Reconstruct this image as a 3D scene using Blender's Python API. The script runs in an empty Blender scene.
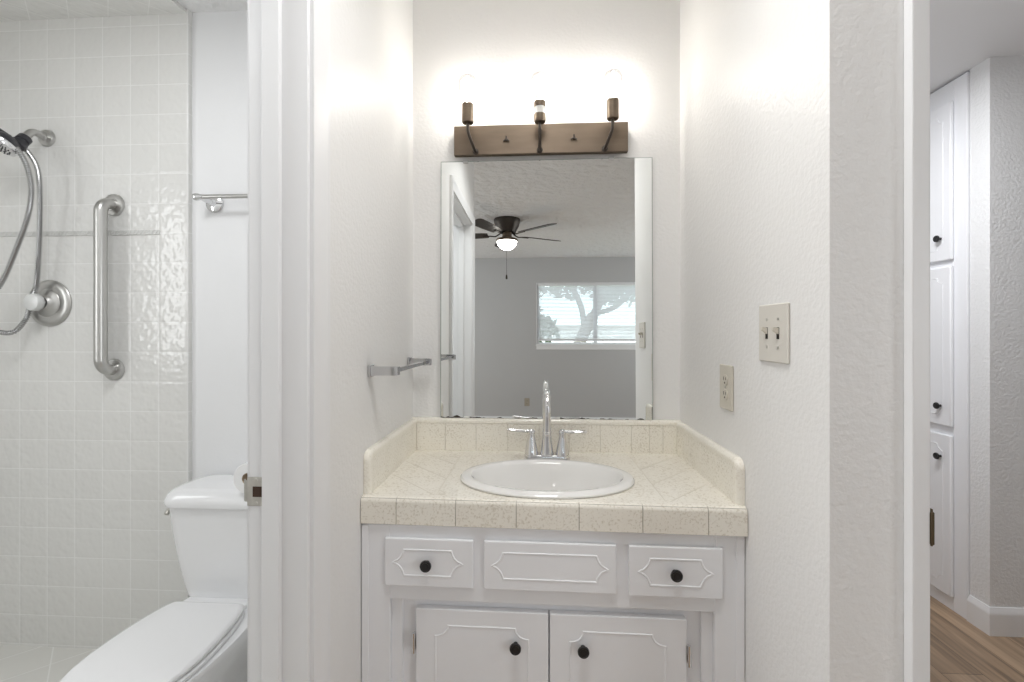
import bpy, bmesh, math, random
from mathutils import Vector, Matrix
random.seed(7)
C = bpy.context.scene.collection
SC = bpy.context.scene
PI = math.pi

# ------------------------------------------------------------------ camera
cd = bpy.data.cameras.new('camera')
cam = bpy.data.objects.new('camera', cd); C.objects.link(cam)
cam.location = (0, 0, 1.275)
cam.rotation_euler = (PI/2, 0, math.radians(3.4))
cd.sensor_width = 36.0
cd.lens = 455.0/1024*36.0
cd.shift_y = -9.0/1024
cd.clip_start = 0.02
SC.camera = cam

# ------------------------------------------------------------------ world
w = bpy.data.worlds.new('sky'); SC.world = w; w.use_nodes = True
nt = w.node_tree; nt.nodes.clear()
wo = nt.nodes.new('ShaderNodeOutputWorld'); bg = nt.nodes.new('ShaderNodeBackground')
bg.inputs['Color'].default_value = (0.86, 0.93, 1.0, 1); bg.inputs['Strength'].default_value = 6.0
nt.links.new(bg.outputs[0], wo.inputs[0])

# ------------------------------------------------------------------ lights
def area(name, loc, rot, sx, sy, power, col=(1, 1, 1), spread=180):
    l = bpy.data.lights.new(name, 'AREA'); l.shape = 'RECTANGLE'; l.size = sx; l.size_y = sy
    l.energy = power; l.color = col; l.spread = math.radians(spread)
    o = bpy.data.objects.new(name, l); C.objects.link(o); o.location = loc; o.rotation_euler = rot
    return o
def point(name, loc, power, radius, col=(1, 1, 1)):
    l = bpy.data.lights.new(name, 'POINT'); l.energy = power; l.shadow_soft_size = radius; l.color = col
    o = bpy.data.objects.new(name, l); C.objects.link(o); o.location = loc
    return o
# soft fills added at windowless bedroom side walls, plus daylight of the shower window
area('bedroom_side_fill', (-2.95, -1.9, 1.35), (0, -PI/2, 0), 1.7, 2.2, 46, (0.95, 0.98, 1.0))
area('bedroom_east_fill', (3.15, -2.0, 1.40), (0, PI/2, 0), 1.5, 1.8, 34, (0.95, 0.98, 1.0))
area('shower_daylight', (-2.27, 0.44, 1.58), (0, -PI/2, 0), 1.0, 0.34, 4.6, (0.97, 0.99, 1.0))
# ceiling lamps of the bathroom and the hall (above the frame)
area('bathroom_ceiling_lamp', (-1.15, 0.70, 2.44), (0, 0, 0), 0.35, 0.35, 8.0, (0.98, 0.99, 1.0))
area('hall_ceiling_lamp', (1.15, 1.75, 2.40), (0, 0, 0), 0.35, 0.35, 17.0, (0.97, 0.98, 1.0))

area('alcove_ceiling_fill', (0.02, 0.66, 2.495), (0, 0, 0), 0.40, 0.40, 7.6, (1.0, 0.995, 0.985), 140)  # unseen fill added overhead to brighten the counter and side walls

SC.view_settings.view_transform = 'Standard'
SC.view_settings.look = 'None'
SC.view_settings.gamma = 1.0
SC.view_settings.use_curve_mapping = False
SC.view_settings.exposure = 0.06
SC.cycles.use_denoising = True
SC.cycles.max_bounces = 14
SC.cycles.diffuse_bounces = 8
SC.cycles.glossy_bounces = 8
SC.cycles.transparent_max_bounces = 24
SC.cycles.caustics_reflective = False
SC.cycles.caustics_refractive = False
SC.cycles.sample_clamp_indirect = 4.0

# ================================================================== materials
def new_mat(name):
    m = bpy.data.materials.new(name); m.use_nodes = True
    return m, m.node_tree, m.node_tree.nodes['Principled BSDF']
def mat(name, col, rough=0.5, metal=0.0, bump=None, spec=0.5, coat=0.0, aniso=0.0, var=None):
    m, t, b = new_mat(name)
    b.inputs['Base Color'].default_value = (*col, 1)
    b.inputs['Roughness'].default_value = rough
    b.inputs['Metallic'].default_value = metal
    b.inputs['Specular IOR Level'].default_value = spec
    b.inputs['Coat Weight'].default_value = coat
    b.inputs['Anisotropic'].default_value = aniso
    if bump or var:
        tc = t.nodes.new('ShaderNodeTexCoord')
    if bump:
        sc, strength, dist, det = bump
        n = t.nodes.new('ShaderNodeTexNoise'); n.inputs['Scale'].default_value = sc; n.inputs['Detail'].default_value = det
        bp = t.nodes.new('ShaderNodeBump'); bp.inputs['Strength'].default_value = strength; bp.inputs['Distance'].default_value = dist
        t.links.new(tc.outputs['Object'], n.inputs['Vector']); t.links.new(n.outputs['Fac'], bp.inputs['Height'])
        t.links.new(bp.outputs[0], b.inputs['Normal'])
    if var:
        sc, c2, stretch = var
        mp = t.nodes.new('ShaderNodeMapping'); mp.inputs['Scale'].default_value = stretch
        n = t.nodes.new('ShaderNodeTexNoise'); n.inputs['Scale'].default_value = sc; n.inputs['Detail'].default_value = 4
        mx = t.nodes.new('ShaderNodeMix'); mx.data_type = 'RGBA'
        mx.inputs[6].default_value = (*col, 1); mx.inputs[7].default_value = (*c2, 1)
        t.links.new(tc.outputs['Object'], mp.inputs[0]); t.links.new(mp.outputs[0], n.inputs['Vector'])
        t.links.new(n.outputs['Fac'], mx.inputs[0]); t.links.new(mx.outputs[2], b.inputs['Base Color'])
    return m
def emis(name, col, strength):
    m, t, b = new_mat(name)
    b.inputs['Base Color'].default_value = (*col, 1)
    b.inputs['Emission Color'].default_value = (*col, 1); b.inputs['Emission Strength'].default_value = strength
    return m
def clear_glass(name, tint=(1, 1, 1), fac=0.10):
    m = bpy.data.materials.new(name); m.use_nodes = True; t = m.node_tree; t.nodes.clear()
    o = t.nodes.new('ShaderNodeOutputMaterial'); tr = t.nodes.new('ShaderNodeBsdfTransparent'); gl = t.nodes.new('ShaderNodeBsdfGlossy')
    tr.inputs[0].default_value = (*tint, 1); gl.inputs['Roughness'].default_value = 0.02
    lw = t.nodes.new('ShaderNodeLayerWeight'); lw.inputs[0].default_value = 0.25
    fr = t.nodes.new('ShaderNodeMath'); fr.operation = 'MULTIPLY'; fr.inputs[1].default_value = 0.6; t.links.new(lw.outputs['Fresnel'], fr.inputs[0])
    mx = t.nodes.new('ShaderNodeMixShader')
    t.links.new(fr.outputs[0], mx.inputs[0]); t.links.new(tr.outputs[0], mx.inputs[1]); t.links.new(gl.outputs[0], mx.inputs[2])
    t.links.new(mx.outputs[0], o.inputs[0])
    return m

M = {}
M['wall'] = mat('wall_paint', (0.80, 0.797, 0.790), 0.42, bump=(95, 0.32, 0.004, 2.0), spec=0.4)
M['wall_smooth'] = mat('bathroom_wall_paint', (0.80, 0.805, 0.815), 0.5, bump=(110, 0.10, 0.003, 2.0), spec=0.3)
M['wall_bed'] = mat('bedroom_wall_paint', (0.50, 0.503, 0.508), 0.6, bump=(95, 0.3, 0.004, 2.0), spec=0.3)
M['wall_hall'] = mat('hall_wall_paint', (0.76, 0.765, 0.77), 0.5, bump=(80, 0.55, 0.005, 2.0), spec=0.3)
M['ceiling'] = mat('ceiling_paint', (0.80, 0.80, 0.80), 0.8, bump=(14, 0.8, 0.045, 5.0), spec=0.2)
M['trim'] = mat('trim_paint', (0.80, 0.805, 0.815), 0.32, bump=(30, 0.05, 0.002, 2.0), spec=0.45)
M['cab'] = mat('cabinet_paint', (0.84, 0.85, 0.875), 0.35, bump=(40, 0.06, 0.002, 2.0), spec=0.45)
M['porc'] = mat('porcelain', (0.84, 0.845, 0.855), 0.08, coat=0.4)
M['seatp'] = mat('seat_plastic', (0.82, 0.825, 0.835), 0.22)
M['sinkp'] = mat('sink_porcelain', (0.80, 0.795, 0.78), 0.10, coat=0.4)
M['chrome'] = mat('chrome', (0.76, 0.76, 0.77), 0.06, 1.0)
M['barchrome'] = mat('dark_reflection_chrome', (0.62, 0.62, 0.63), 0.07, 1.0)  # chrome darkened in colour to imitate reflections of the dim bedroom
M['steel'] = mat('brushed_steel', (0.54, 0.535, 0.52), 0.28, 1.0, bump=(240, 0.08, 0.001, 1.0))
M['nickel'] = mat('worn_nickel', (0.72, 0.70, 0.66), 0.36, 1.0, var=(70, (0.48, 0.46, 0.42), (1, 1, 1)))
M['bronze'] = mat('aged_bronze', (0.20, 0.155, 0.115), 0.42, 0.75, var=(9, (0.135, 0.105, 0.078), (1, 1, 6)))
M['darkbronze'] = mat('dark_bronze', (0.055, 0.045, 0.038), 0.38, 0.6)
M['hose'] = mat('ribbed_steel_hose', (0.44, 0.44, 0.44), 0.25, 1.0)
M['black'] = mat('black_enamel', (0.012, 0.012, 0.013), 0.38)
M['blackplastic'] = mat('black_plastic', (0.03, 0.03, 0.035), 0.32)
M['hole'] = mat('dark_recess', (0.02, 0.017, 0.015), 0.9)
M['rust'] = mat('rusted_recess', (0.055, 0.03, 0.02), 0.9)
M['almond'] = mat('almond_plastic', (0.62, 0.585, 0.51), 0.38)
M['tanplate'] = mat('tan_plastic', (0.40, 0.365, 0.30), 0.4)
M['greyplate'] = mat('painted_switch_plate', (0.66, 0.635, 0.585), 0.42)
M['ceramic'] = mat('socket_ceramic', (0.82, 0.82, 0.80), 0.3)
M['paper'] = mat('tissue_paper', (0.86, 0.86, 0.86), 0.95, bump=(140, 0.15, 0.002, 2.0), spec=0.1)
M['card'] = mat('cardboard', (0.55, 0.45, 0.34), 0.9)
M['grout'] = mat('tile_grout', (0.61, 0.575, 0.50), 0.85)
M['darkgrout'] = mat('grimy_grout', (0.42, 0.39, 0.34), 0.9)
M['blind'] = mat('blind_vinyl', (0.82, 0.83, 0.85), 0.45)
M['vinyl'] = mat('window_vinyl', (0.82, 0.83, 0.84), 0.35)
M['stucco'] = mat('stucco', (0.85, 0.84, 0.82), 0.9, bump=(40, 0.4, 0.01, 3.0))
M['earth'] = mat('dry_ground', (0.42, 0.40, 0.36), 0.95, var=(3, (0.30, 0.31, 0.24), (1, 1, 1)))
M['bark'] = mat('bark', (0.22, 0.19, 0.17), 0.9, bump=(20, 0.6, 0.02, 3.0))
M['leaf'] = mat('leaf', (0.14, 0.19, 0.12), 0.7, var=(2, (0.24, 0.29, 0.20), (1, 1, 1)))
M['glass'] = clear_glass('window_glass', (0.95, 0.98, 0.97))
M['bulbglass'] = clear_glass('bulb_glass', (0.97, 0.97, 0.97))
M['filament'] = emis('lit_filament', (1.0, 0.93, 0.82), 120.0)
M['fanglass'] = emis('frosted_lit_glass', (1.0, 0.96, 0.90), 10.0)
M['acrylic'] = mat('clear_acrylic', (0.88, 0.89, 0.88), 0.12)
M['acrylic'].node_tree.nodes['Principled BSDF'].inputs['Transmission Weight'].default_value = 0.25

def speckle_tile(name, base, fleck, rough=0.16):
    m, t, b = new_mat(name)
    tc = t.nodes.new('ShaderNodeTexCoord')
    n = t.nodes.new('ShaderNodeTexNoise'); n.inputs['Scale'].default_value = 170; n.inputs['Detail'].default_value = 3.0; n.inputs['Roughness'].default_value = 0.6
    n2 = t.nodes.new('ShaderNodeTexNoise'); n2.inputs['Scale'].default_value = 14; n2.inputs['Detail'].default_value = 2
    add = t.nodes.new('ShaderNodeMath'); add.operation = 'MULTIPLY_ADD'; add.inputs[1].default_value = 0.25
    r = t.nodes.new('ShaderNodeValToRGB')
    r.color_ramp.elements[0].position = 0.64; r.color_ramp.elements[0].color = (*base, 1)
    r.color_ramp.elements[1].position = 0.80; r.color_ramp.elements[1].color = (*fleck, 1)
    t.links.new(tc.outputs['Object'], n.inputs['Vector']); t.links.new(tc.outputs['Object'], n2.inputs['Vector'])
    t.links.new(n2.outputs['Fac'], add.inputs[0]); t.links.new(n.outputs['Fac'], add.inputs[2])
    t.links.new(add.outputs[0], r.inputs[0]); t.links.new(r.outputs[0], b.inputs['Base Color'])
    bp = t.nodes.new('ShaderNodeBump'); bp.inputs['Strength'].default_value = 0.06; bp.inputs['Distance'].default_value = 0.004
    t.links.new(n2.outputs['Fac'], bp.inputs['Height']); t.links.new(bp.outputs[0], b.inputs['Normal'])
    b.inputs['Roughness'].default_value = rough
    return m
M['ctile'] = speckle_tile('speckled_tile', (0.85, 0.82, 0.745), (0.66, 0.615, 0.525))
M['cap'] = speckle_tile('cream_cap_tile', (0.86, 0.83, 0.75), (0.77, 0.73, 0.64), 0.12)

def wall_tile(name, axes, size, off, col, mortar, mw, rough=0.05, pillow=0.75, rot=0.0):
    m, t, b = new_mat(name)
    tc = t.nodes.new('ShaderNodeTexCoord'); sp = t.nodes.new('ShaderNodeSeparateXYZ'); cb = t.nodes.new('ShaderNodeCombineXYZ')
    t.links.new(tc.outputs['Object'], sp.inputs[0])
    t.links.new(sp.outputs[axes[0]], cb.inputs[0]); t.links.new(sp.outputs[axes[1]], cb.inputs[1])
    mp = t.nodes.new('ShaderNodeMapping'); mp.inputs['Location'].default_value = (off[0], off[1], 0); mp.inputs['Rotation'].default_value = (0, 0, rot)
    t.links.new(cb.outputs[0], mp.inputs[0])
    br = t.nodes.new('ShaderNodeTexBrick'); br.offset = 0.0; br.squash = 1.0
    br.inputs['Scale'].default_value = 1.0; br.inputs['Brick Width'].default_value = size; br.inputs['Row Height'].default_value = size
    br.inputs['Mortar Size'].default_value = mw; br.inputs['Mortar Smooth'].default_value = 0.2; br.inputs['Bias'].default_value = 0
    c2 = tuple(x*0.975 for x in col)
    br.inputs['Color1'].default_value = (*col, 1); br.inputs['Color2'].default_value = (*c2, 1); br.inputs['Mortar'].default_value = (*mortar, 1)
    t.links.new(mp.outputs[0], br.inputs['Vector']); t.links.new(br.outputs['Color'], b.inputs['Base Color'])
    n = t.nodes.new('ShaderNodeTexNoise'); n.inputs['Scale'].default_value = 34; n.inputs['Detail'].default_value = 1.0
    t.links.new(tc.outputs['Object'], n.inputs['Vector'])
    br2 = t.nodes.new('ShaderNodeTexBrick'); br2.offset = 0.0
    br2.inputs['Scale'].default_value = 1.0; br2.inputs['Brick Width'].default_value = size; br2.inputs['Row Height'].default_value = size
    br2.inputs['Mortar Size'].default_value = 0.010; br2.inputs['Mortar Smooth'].default_value = 1.0
    t.links.new(mp.outputs[0], br2.inputs['Vector'])
    b1 = t.nodes.new('ShaderNodeBump'); b1.inputs['Strength'].default_value = pillow; b1.inputs['Distance'].default_value = 0.004
    t.links.new(n.outputs['Fac'], b1.inputs['Height'])
    b2 = t.nodes.new('ShaderNodeBump'); b2.invert = True; b2.inputs['Strength'].default_value = 0.5; b2.inputs['Distance'].default_value = 0.0012
    t.links.new(br2.outputs['Fac'], b2.inputs['Height']); t.links.new(b1.outputs[0], b2.inputs['Normal'])
    t.links.new(b2.outputs[0], b.inputs['Normal'])
    b.inputs['Roughness'].default_value = rough
    return m
M['showertile'] = wall_tile('shower_tile', (0, 2), 0.1112, (-0.0262+0.1112*20, -0.1988+0.1112*3), (0.735, 0.733, 0.715), (0.82, 0.82, 0.81), 0.0016)
M['sidetile'] = wall_tile('shower_side_tile', (1, 2), 0.1112, (0.02, -0.1988+0.1112*3), (0.735, 0.733, 0.715), (0.82, 0.82, 0.81), 0.0016)
M['floortile'] = wall_tile('shower_floor_tile', (0, 1), 0.155, (0, 0), (0.70, 0.695, 0.665), (0.80, 0.80, 0.78), 0.0022, rough=0.3, pillow=0.2, rot=PI/4)
M['bathfloor'] = wall_tile('bath_floor_tile', (0, 1), 0.30, (0, 0), (0.62, 0.61, 0.58), (0.7, 0.7, 0.68), 0.003, rough=0.3, pillow=0.2)

def wood_floor():
    m, t, b = new_mat('plank_floor')
    tc = t.nodes.new('ShaderNodeTexCoord'); sp = t.nodes.new('ShaderNodeSeparateXYZ'); cb = t.nodes.new('ShaderNodeCombineXYZ')
    t.links.new(tc.outputs['Object'], sp.inputs[0]); t.links.new(sp.outputs[1], cb.inputs[0]); t.links.new(sp.outputs[0], cb.inputs[1])
    br = t.nodes.new('ShaderNodeTexBrick'); br.offset = 0.37
    br.inputs['Scale'].default_value = 1.0; br.inputs['Brick Width'].default_value = 1.1; br.inputs['Row Height'].default_value = 0.15
    br.inputs['Mortar Size'].default_value = 0.0012; br.inputs['Bias'].default_value = 0.0
    br.inputs['Color1'].default_value = (0.42, 0.31, 0.215, 1); br.inputs['Color2'].default_value = (0.30, 0.215, 0.145, 1); br.inputs['Mortar'].default_value = (0.10, 0.07, 0.045, 1)
    t.links.new(cb.outputs[0], br.inputs['Vector'])
    mp = t.nodes.new('ShaderNodeMapping'); mp.inputs['Scale'].default_value = (1.6, 26, 1)
    n = t.nodes.new('ShaderNodeTexNoise'); n.inputs['Scale'].default_value = 1.0; n.inputs['Detail'].default_value = 6; n.inputs['Distortion'].default_value = 0.6
    t.links.new(cb.outputs[0], mp.inputs[0]); t.links.new(mp.outputs[0], n.inputs['Vector'])
    r = t.nodes.new('ShaderNodeValToRGB'); r.color_ramp.elements[0].position = 0.33; r.color_ramp.elements[0].color = (0.42, 0.40, 0.38, 1)
    r.color_ramp.elements[1].position = 0.66; r.color_ramp.elements[1].color = (1.25, 1.2, 1.15, 1)
    t.links.new(n.outputs['Fac'], r.inputs[0])
    mx = t.nodes.new('ShaderNodeMix'); mx.data_type = 'RGBA'; mx.blend_type = 'MULTIPLY'; mx.inputs[0].default_value = 0.9
    t.links.new(br.outputs['Color'], mx.inputs[6]); t.links.new(r.outputs[0], mx.inputs[7]); t.links.new(mx.outputs[2], b.inputs['Base Color'])
    b.inputs['Roughness'].default_value = 0.4
    return m
M['wood'] = wood_floor()

def mirror_mat():
    m, t, b = new_mat('mirror_silver')
    b.inputs['Base Color'].default_value = (0.86, 0.88, 0.87, 1); b.inputs['Metallic'].default_value = 1; b.inputs['Roughness'].default_value = 0.0
    # worn, blackened silvering along the bottom edge and the lower right edge (local x 0..0.756, z 0..0.926)
    tc = t.nodes.new('ShaderNodeTexCoord'); sp = t.nodes.new('ShaderNodeSeparateXYZ'); t.links.new(tc.outputs['Object'], sp.inputs[0])
    n = t.nodes.new('ShaderNodeTexNoise'); n.inputs['Scale'].default_value = 26; n.inputs['Detail'].default_value = 3
    t.links.new(tc.outputs['Object'], n.inputs['Vector'])
    def mth(op, a, bb=None):
        k = t.nodes.new('ShaderNodeMath'); k.operation = op
        for i, v in enumerate((a, bb)):
            if v is None: continue
            if isinstance(v, (int, float)): k.inputs[i].default_value = v
            else: t.links.new(v, k.inputs[i])
        return k.outputs[0]
    nn = n.outputs['Fac']
    depth = mth('MULTIPLY', mth('SUBTRACT', nn, 0.47), 0.032)
    bot = mth('LESS_THAN', sp.outputs[2], depth)
    rt = mth('MULTIPLY', mth('LESS_THAN', mth('SUBTRACT', 0.756, sp.outputs[0]), mth('ADD', mth('MULTIPLY', nn, 0.007), 0.0010)), mth('LESS_THAN', sp.outputs[2], 0.045))
    mask = mth('MAXIMUM', bot, rt)
    mx = t.nodes.new('ShaderNodeMix'); mx.data_type = 'RGBA'; mx.inputs[6].default_value = (0.86, 0.88, 0.87, 1); mx.inputs[7].default_value = (0.05, 0.04, 0.03, 1)
    t.links.new(mask, mx.inputs[0]); t.links.new(mx.outputs[2], b.inputs['Base Color'])
    t.links.new(mth('MULTIPLY', mask, 0.6), b.inputs['Roughness']); t.links.new(mth('SUBTRACT', 1.0, mask), b.inputs['Metallic'])
    return m
M['mirror'] = mirror_mat()
M['glassedge'] = mat('mirror_glass_edge', (0.40, 0.43, 0.41), 0.2)

# ================================================================== mesh helpers
def BM(): return bmesh.new()
def box(bm, x0, x1, y0, y1, z0, z1, bev=0.0, seg=2, mi=0):
    vs = [bm.verts.new((x, y, z)) for x in (x0, x1) for y in (y0, y1) for z in (z0, z1)]
    fs = [bm.faces.new([vs[i] for i in f]) for f in ((0, 1, 3, 2), (4, 6, 7, 5), (0, 4, 5, 1), (2, 3, 7, 6), (0, 2, 6, 4), (1, 5, 7, 3))]
    for f in fs: f.material_index = mi
    bmesh.ops.recalc_face_normals(bm, faces=fs)
    if bev > 0:
        es = list({e for f in fs for e in f.edges})
        r = bmesh.ops.bevel(bm, geom=es, offset=bev, segments=seg, profile=0.5, affect='EDGES')
        for f in r['faces']: f.material_index = mi
    return bm
def loft(bm, rings, cap0=True, cap1=True, closed=True, mi=0):
    R = [[bm.verts.new(p) for p in r] for r in rings]
    n = len(R[0]); fs = []
    for a, b in zip(R[:-1], R[1:]):
        for i in range(n if closed else n-1):
            j = (i+1) % n
            fs.append(bm.faces.new((a[i], a[j], b[j], b[i])))
    if cap0: fs.append(bm.faces.new(list(reversed(R[0]))))
    if cap1: fs.append(bm.faces.new(R[-1]))
    for f in fs: f.material_index = mi
    bmesh.ops.recalc_face_normals(bm, faces=fs)
    return R
def frame(d):
    d = Vector(d).normalized()
    a = Vector((0, 0, 1)) if abs(d.z) < 0.9 else Vector((1, 0, 0))
    u = d.cross(a).normalized(); v = d.cross(u).normalized()
    return u, v
def cyl(bm, p0, p1, r0, r1=None, n=24, mi=0):
    p0, p1 = Vector(p0), Vector(p1); r1 = r0 if r1 is None else r1
    u, v = frame(p1-p0)
    ring = lambda p, r: [p + u*(r*math.cos(2*PI*i/n)) + v*(r*math.sin(2*PI*i/n)) for i in range(n)]
    loft(bm, [ring(p0, r0), ring(p1, r1)], mi=mi)
def lathe(bm, prof, o, axis=(0, 0, 1), n=32, mi=0, cap0=True, cap1=True):
    o = Vector(o); ax = Vector(axis).normalized(); u, v = frame(ax)
    rings = [[o + ax*h + u*(max(r, 1e-4)*math.cos(2*PI*i/n)) + v*(max(r, 1e-4)*math.sin(2*PI*i/n)) for i in range(n)] for r, h in prof]
    loft(bm, rings, cap0, cap1, mi=mi)
def smooth_path(pts, k=8):
    P = [Vector(p) for p in pts]; out = []
    for i in range(len(P)-1):
        p0 = P[max(i-1, 0)]; p1 = P[i]; p2 = P[i+1]; p3 = P[min(i+2, len(P)-1)]
        for s in range(k):
            t = s/k
            out.append(0.5*((2*p1)+(-p0+p2)*t+(2*p0-5*p1+4*p2-p3)*t*t+(-p0+3*p1-3*p2+p3)*t**3))
    out.append(P[-1]); return out
def tube(bm, pts, r, n=14, mi=0, flat=None, cap=True):
    P = [Vector(p) for p in pts]; N = len(P)
    rr = [r]*N if isinstance(r, (int, float)) else r
    T = [(P[min(i+1, N-1)]-P[max(i-1, 0)]).normalized() for i in range(N)]
    u, v = frame(T[0]); rings = []
    for i in range(N):
        if i:
            q = T[i-1].rotation_difference(T[i]); u = q @ u
        u = (u - T[i]*u.dot(T[i])).normalized(); v = T[i].cross(u)
        a, b = (rr[i], rr[i]) if flat is None else (rr[i], rr[i]*flat)
        rings.append([P[i] + u*(a*math.cos(2*PI*k/n)) + v*(b*math.sin(2*PI*k/n)) for k in range(n)])
    loft(bm, rings, cap, cap, mi=mi)
def prism(bm, poly, y0, y1, mi=0, bev=0.0):
    """polygon in x,z pushed from y0 to y1"""
    a = [bm.verts.new((p[0], y0, p[1])) for p in poly]; b = [bm.verts.new((p[0], y1, p[1])) for p in poly]
    n = len(poly); fs = [bm.faces.new(a), bm.faces.new(list(reversed(b)))]
    for i in range(n):
        j = (i+1) % n; fs.append(bm.faces.new((a[i], b[i], b[j], a[j])))
    for f in fs: f.material_index = mi
    bmesh.ops.recalc_face_normals(bm, faces=fs)
    if bev: bmesh.ops.bevel(bm, geom=list({e for e in fs[0].edges}), offset=bev, segments=2, profile=0.5, affect='EDGES')
def bead(bm, path, y, wd=0.0026, hh=0.0014, closed=True):
    """a low routed bead along a path in x,z, standing on the face y (facing -y)"""
    P = [Vector((p[0], p[1])) for p in path]; n = len(P); rings = []
    for i in range(n):
        a = P[(i-1) % n] if closed else P[max(i-1, 0)]; b = P[(i+1) % n] if closed else P[min(i+1, n-1)]
        d1 = (P[i]-a); d2 = (b-P[i])
        d1 = d1.normalized() if d1.length > 1e-9 else d2.normalized(); d2 = d2.normalized() if d2.length > 1e-9 else d1
        n1 = Vector((-d1.y, d1.x)); n2 = Vector((-d2.y, d2.x)); m = (n1+n2)
        m = m.normalized() if m.length > 1e-6 else n1
        k = 1/max(0.45, m.dot(n1))
        rings.append([(P[i].x+m.x*s*wd*k, y-h, P[i].y+m.y*s*wd*k) for s, h in ((-1, 0), (-0.45, hh), (0.45, hh), (1, 0))])
    if closed: rings.append(rings[0])
    R = [[bm.verts.new(p) for p in r] for r in rings[:(n if closed else None)]]
    if closed: R.append(R[0])
    fs = []
    for a, b in zip(R[:-1], R[1:]):
        for i in range(3): fs.append(bm.faces.new((a[i], a[i+1], b[i+1], b[i])))
    bmesh.ops.recalc_face_normals(bm, faces=fs)
    for f in fs:
        if f.normal.y > 0: f.normal_flip()
def obj(name, bm, m, parent=None, loc=None, sharp=38, smooth=True):
    me = bpy.data.meshes.new(name)
    bm.normal_update(); bm.to_mesh(me); bm.free()
    for x in (m if isinstance(m, (list, tuple)) else [m]): me.materials.append(x)
    if smooth and len(me.polygons):
        me.polygons.foreach_set('use_smooth', [True]*len(me.polygons))
        me.set_sharp_from_angle(angle=math.radians(sharp))
    o = bpy.data.objects.new(name, me); C.objects.link(o)
    if smooth:
        wm = o.modifiers.new('weighted_normals', 'WEIGHTED_NORMAL'); wm.keep_sharp = True; wm.weight = 60
    if parent is not None: o.parent = parent
    if loc is not None: o.location = loc
    return o
def struct(name, bm, m, parent=None, label=None):
    o = obj(name, bm, m, parent)
    if parent is None: o['kind'] = 'structure'
    if label: o['label'] = label
    return o
def tag(o, label, cat, group=None):
    o['label'] = label; o['category'] = cat
    if group: o['group'] = group
    return o
def thing(name, label, cat, loc=(0, 0, 0), rotz=0.0, group=None):
    o = bpy.data.objects.new(name, None); C.objects.link(o); o.empty_display_size = 0.05
    o.location = loc; o.rotation_euler = (0, 0, rotz)
    return tag(o, label, cat, group)
def dup(root, loc, rotz, label, group=None):
    r = root.copy(); C.objects.link(r); r.location = loc; r.rotation_euler = (0, 0, rotz); r['label'] = label
    if group: r['group'] = group
    for ch in list(root.children):
        c = ch.copy(); C.objects.link(c); c.parent = r
        for g in ch.children:
            d = g.copy(); C.objects.link(d); d.parent = c
    return r

# ================================================================== the setting
XL, XR, YB = -0.46, 0.497, 1.64          # alcove walls
XBL = -0.582                              # bathroom face of the partition
b = BM(); box(b, XL-0.06, XR+0.06, YB, YB+0.12, 0, 2.60); struct('wall_back', b, M['wall'])
# partition with the bathroom doorway: far piece, head, near piece
b = BM(); box(b, XBL, XL, 0.900, YB, 0, 2.60); box(b, XBL, XL, 0.165, 0.900, 2.055, 2.60); box(b, XBL, XL, 0.078, 0.165, 0, 2.60)
struct('wall_left', b, M['wall'])
YR = 0.826
def xr(y): return XR + 0.0117*(YB-y)
b = BM(); box(b, XR, 0.640, YR, YB+0.12, 0, 2.60)
for v in b.verts:
    if v.co.x < 0.6: v.co.x = xr(v.co.y)
struct('wall_right', b, M['wall'])
b = BM(); box(b, 0.640, 1.52, YR, 0.945, 2.075, 2.60); box(b, 1.50, 3.3, YR, 0.945, 0, 2.60); struct('wall_front', b, M['wall'])
b = BM(); box(b, 1.90, 3.3, 2.037, 2.126, 0, 2.60); box(b, 1.93, 3.3, 2.126, 3.4, 0, 2.60); struct('wall_hall', b, M['wall_hall'])
b = BM(); box(b, -0.5, 0.640, YB+0.12, 3.4, 0, 2.6); box(b, 0.640, 1.95, 3.3, 3.4, 0, 2.6); struct('wall_hall_end', b, M['wall_hall'])
# bathroom
b = BM(); box(b, -1.320, XBL, YB, YB+0.12, 0, 2.60); struct('wall_bathroom', b, M['wall_smooth'])
b = BM(); box(b, -2.42, -2.30, 0.165, YB+0.12, 0, 2.60); struct('wall_shower_side', b, M['sidetile'])
b = BM(); box(b, -4.0, XL, -0.02+0.098, 0.165, 0, 2.60)
bmesh.ops.delete(b, geom=list(b.verts), context='VERTS'); box(b, -3.1, XBL, 0.078, 0.165, 0, 2.60); struct('wall_bathroom_front', b, M['wall'])
b = BM(); box(b, -2.30, -1.304, 1.620, YB+0.12, 0, 2.60, 0.006, 3); struct('wall_shower', b, M['showertile'])
# narrow ribbed border strip in the shower tile
b = BM()
box(b, -2.29, -1.415, 1.6165, 1.6205, 1.6385, 1.6565, 0.001, 1)
for i in range(58):
    x = -2.285 + i*0.015
    tube(b, [(x, 1.6165, 1.6395), (x+0.006, 1.6160, 1.6475), (x+0.012, 1.6165, 1.6555)], 0.0011, 6)
struct('trim_shower_border', b, mat('border_tile', (0.60, 0.60, 0.585), 0.25))
b = BM(); box(b, -2.30, -1.33, 0.165, 1.62, 0, 0.080); struct('floor_shower', b, M['floortile'])
b = BM(); box(b, -1.33, -1.235, 0.165, 1.62, 0, 0.15, 0.008, 2); struct('trim_shower_curb', b, M['floortile'])
b = BM(); box(b, -1.235, XBL, 0.165, YB, -0.03, 0.0); struct('floor_bathroom', b, M['bathfloor'])
b = BM(); box(b, -2.30, -1.313, 0.165, 1.62, 2.462, 2.505); struct('ceiling_shower', b, wall_tile('ceiling_tile', (0, 1), 0.1112, (0, 0), (0.735, 0.733, 0.715), (0.8, 0.8, 0.785), 0.0016, rough=0.15, rot=PI/4))
b = BM(); box(b, -1.313, XBL, 0.165, YB, 2.478, 2.505); struct('ceiling_bathroom', b, M['ceiling'])
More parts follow.
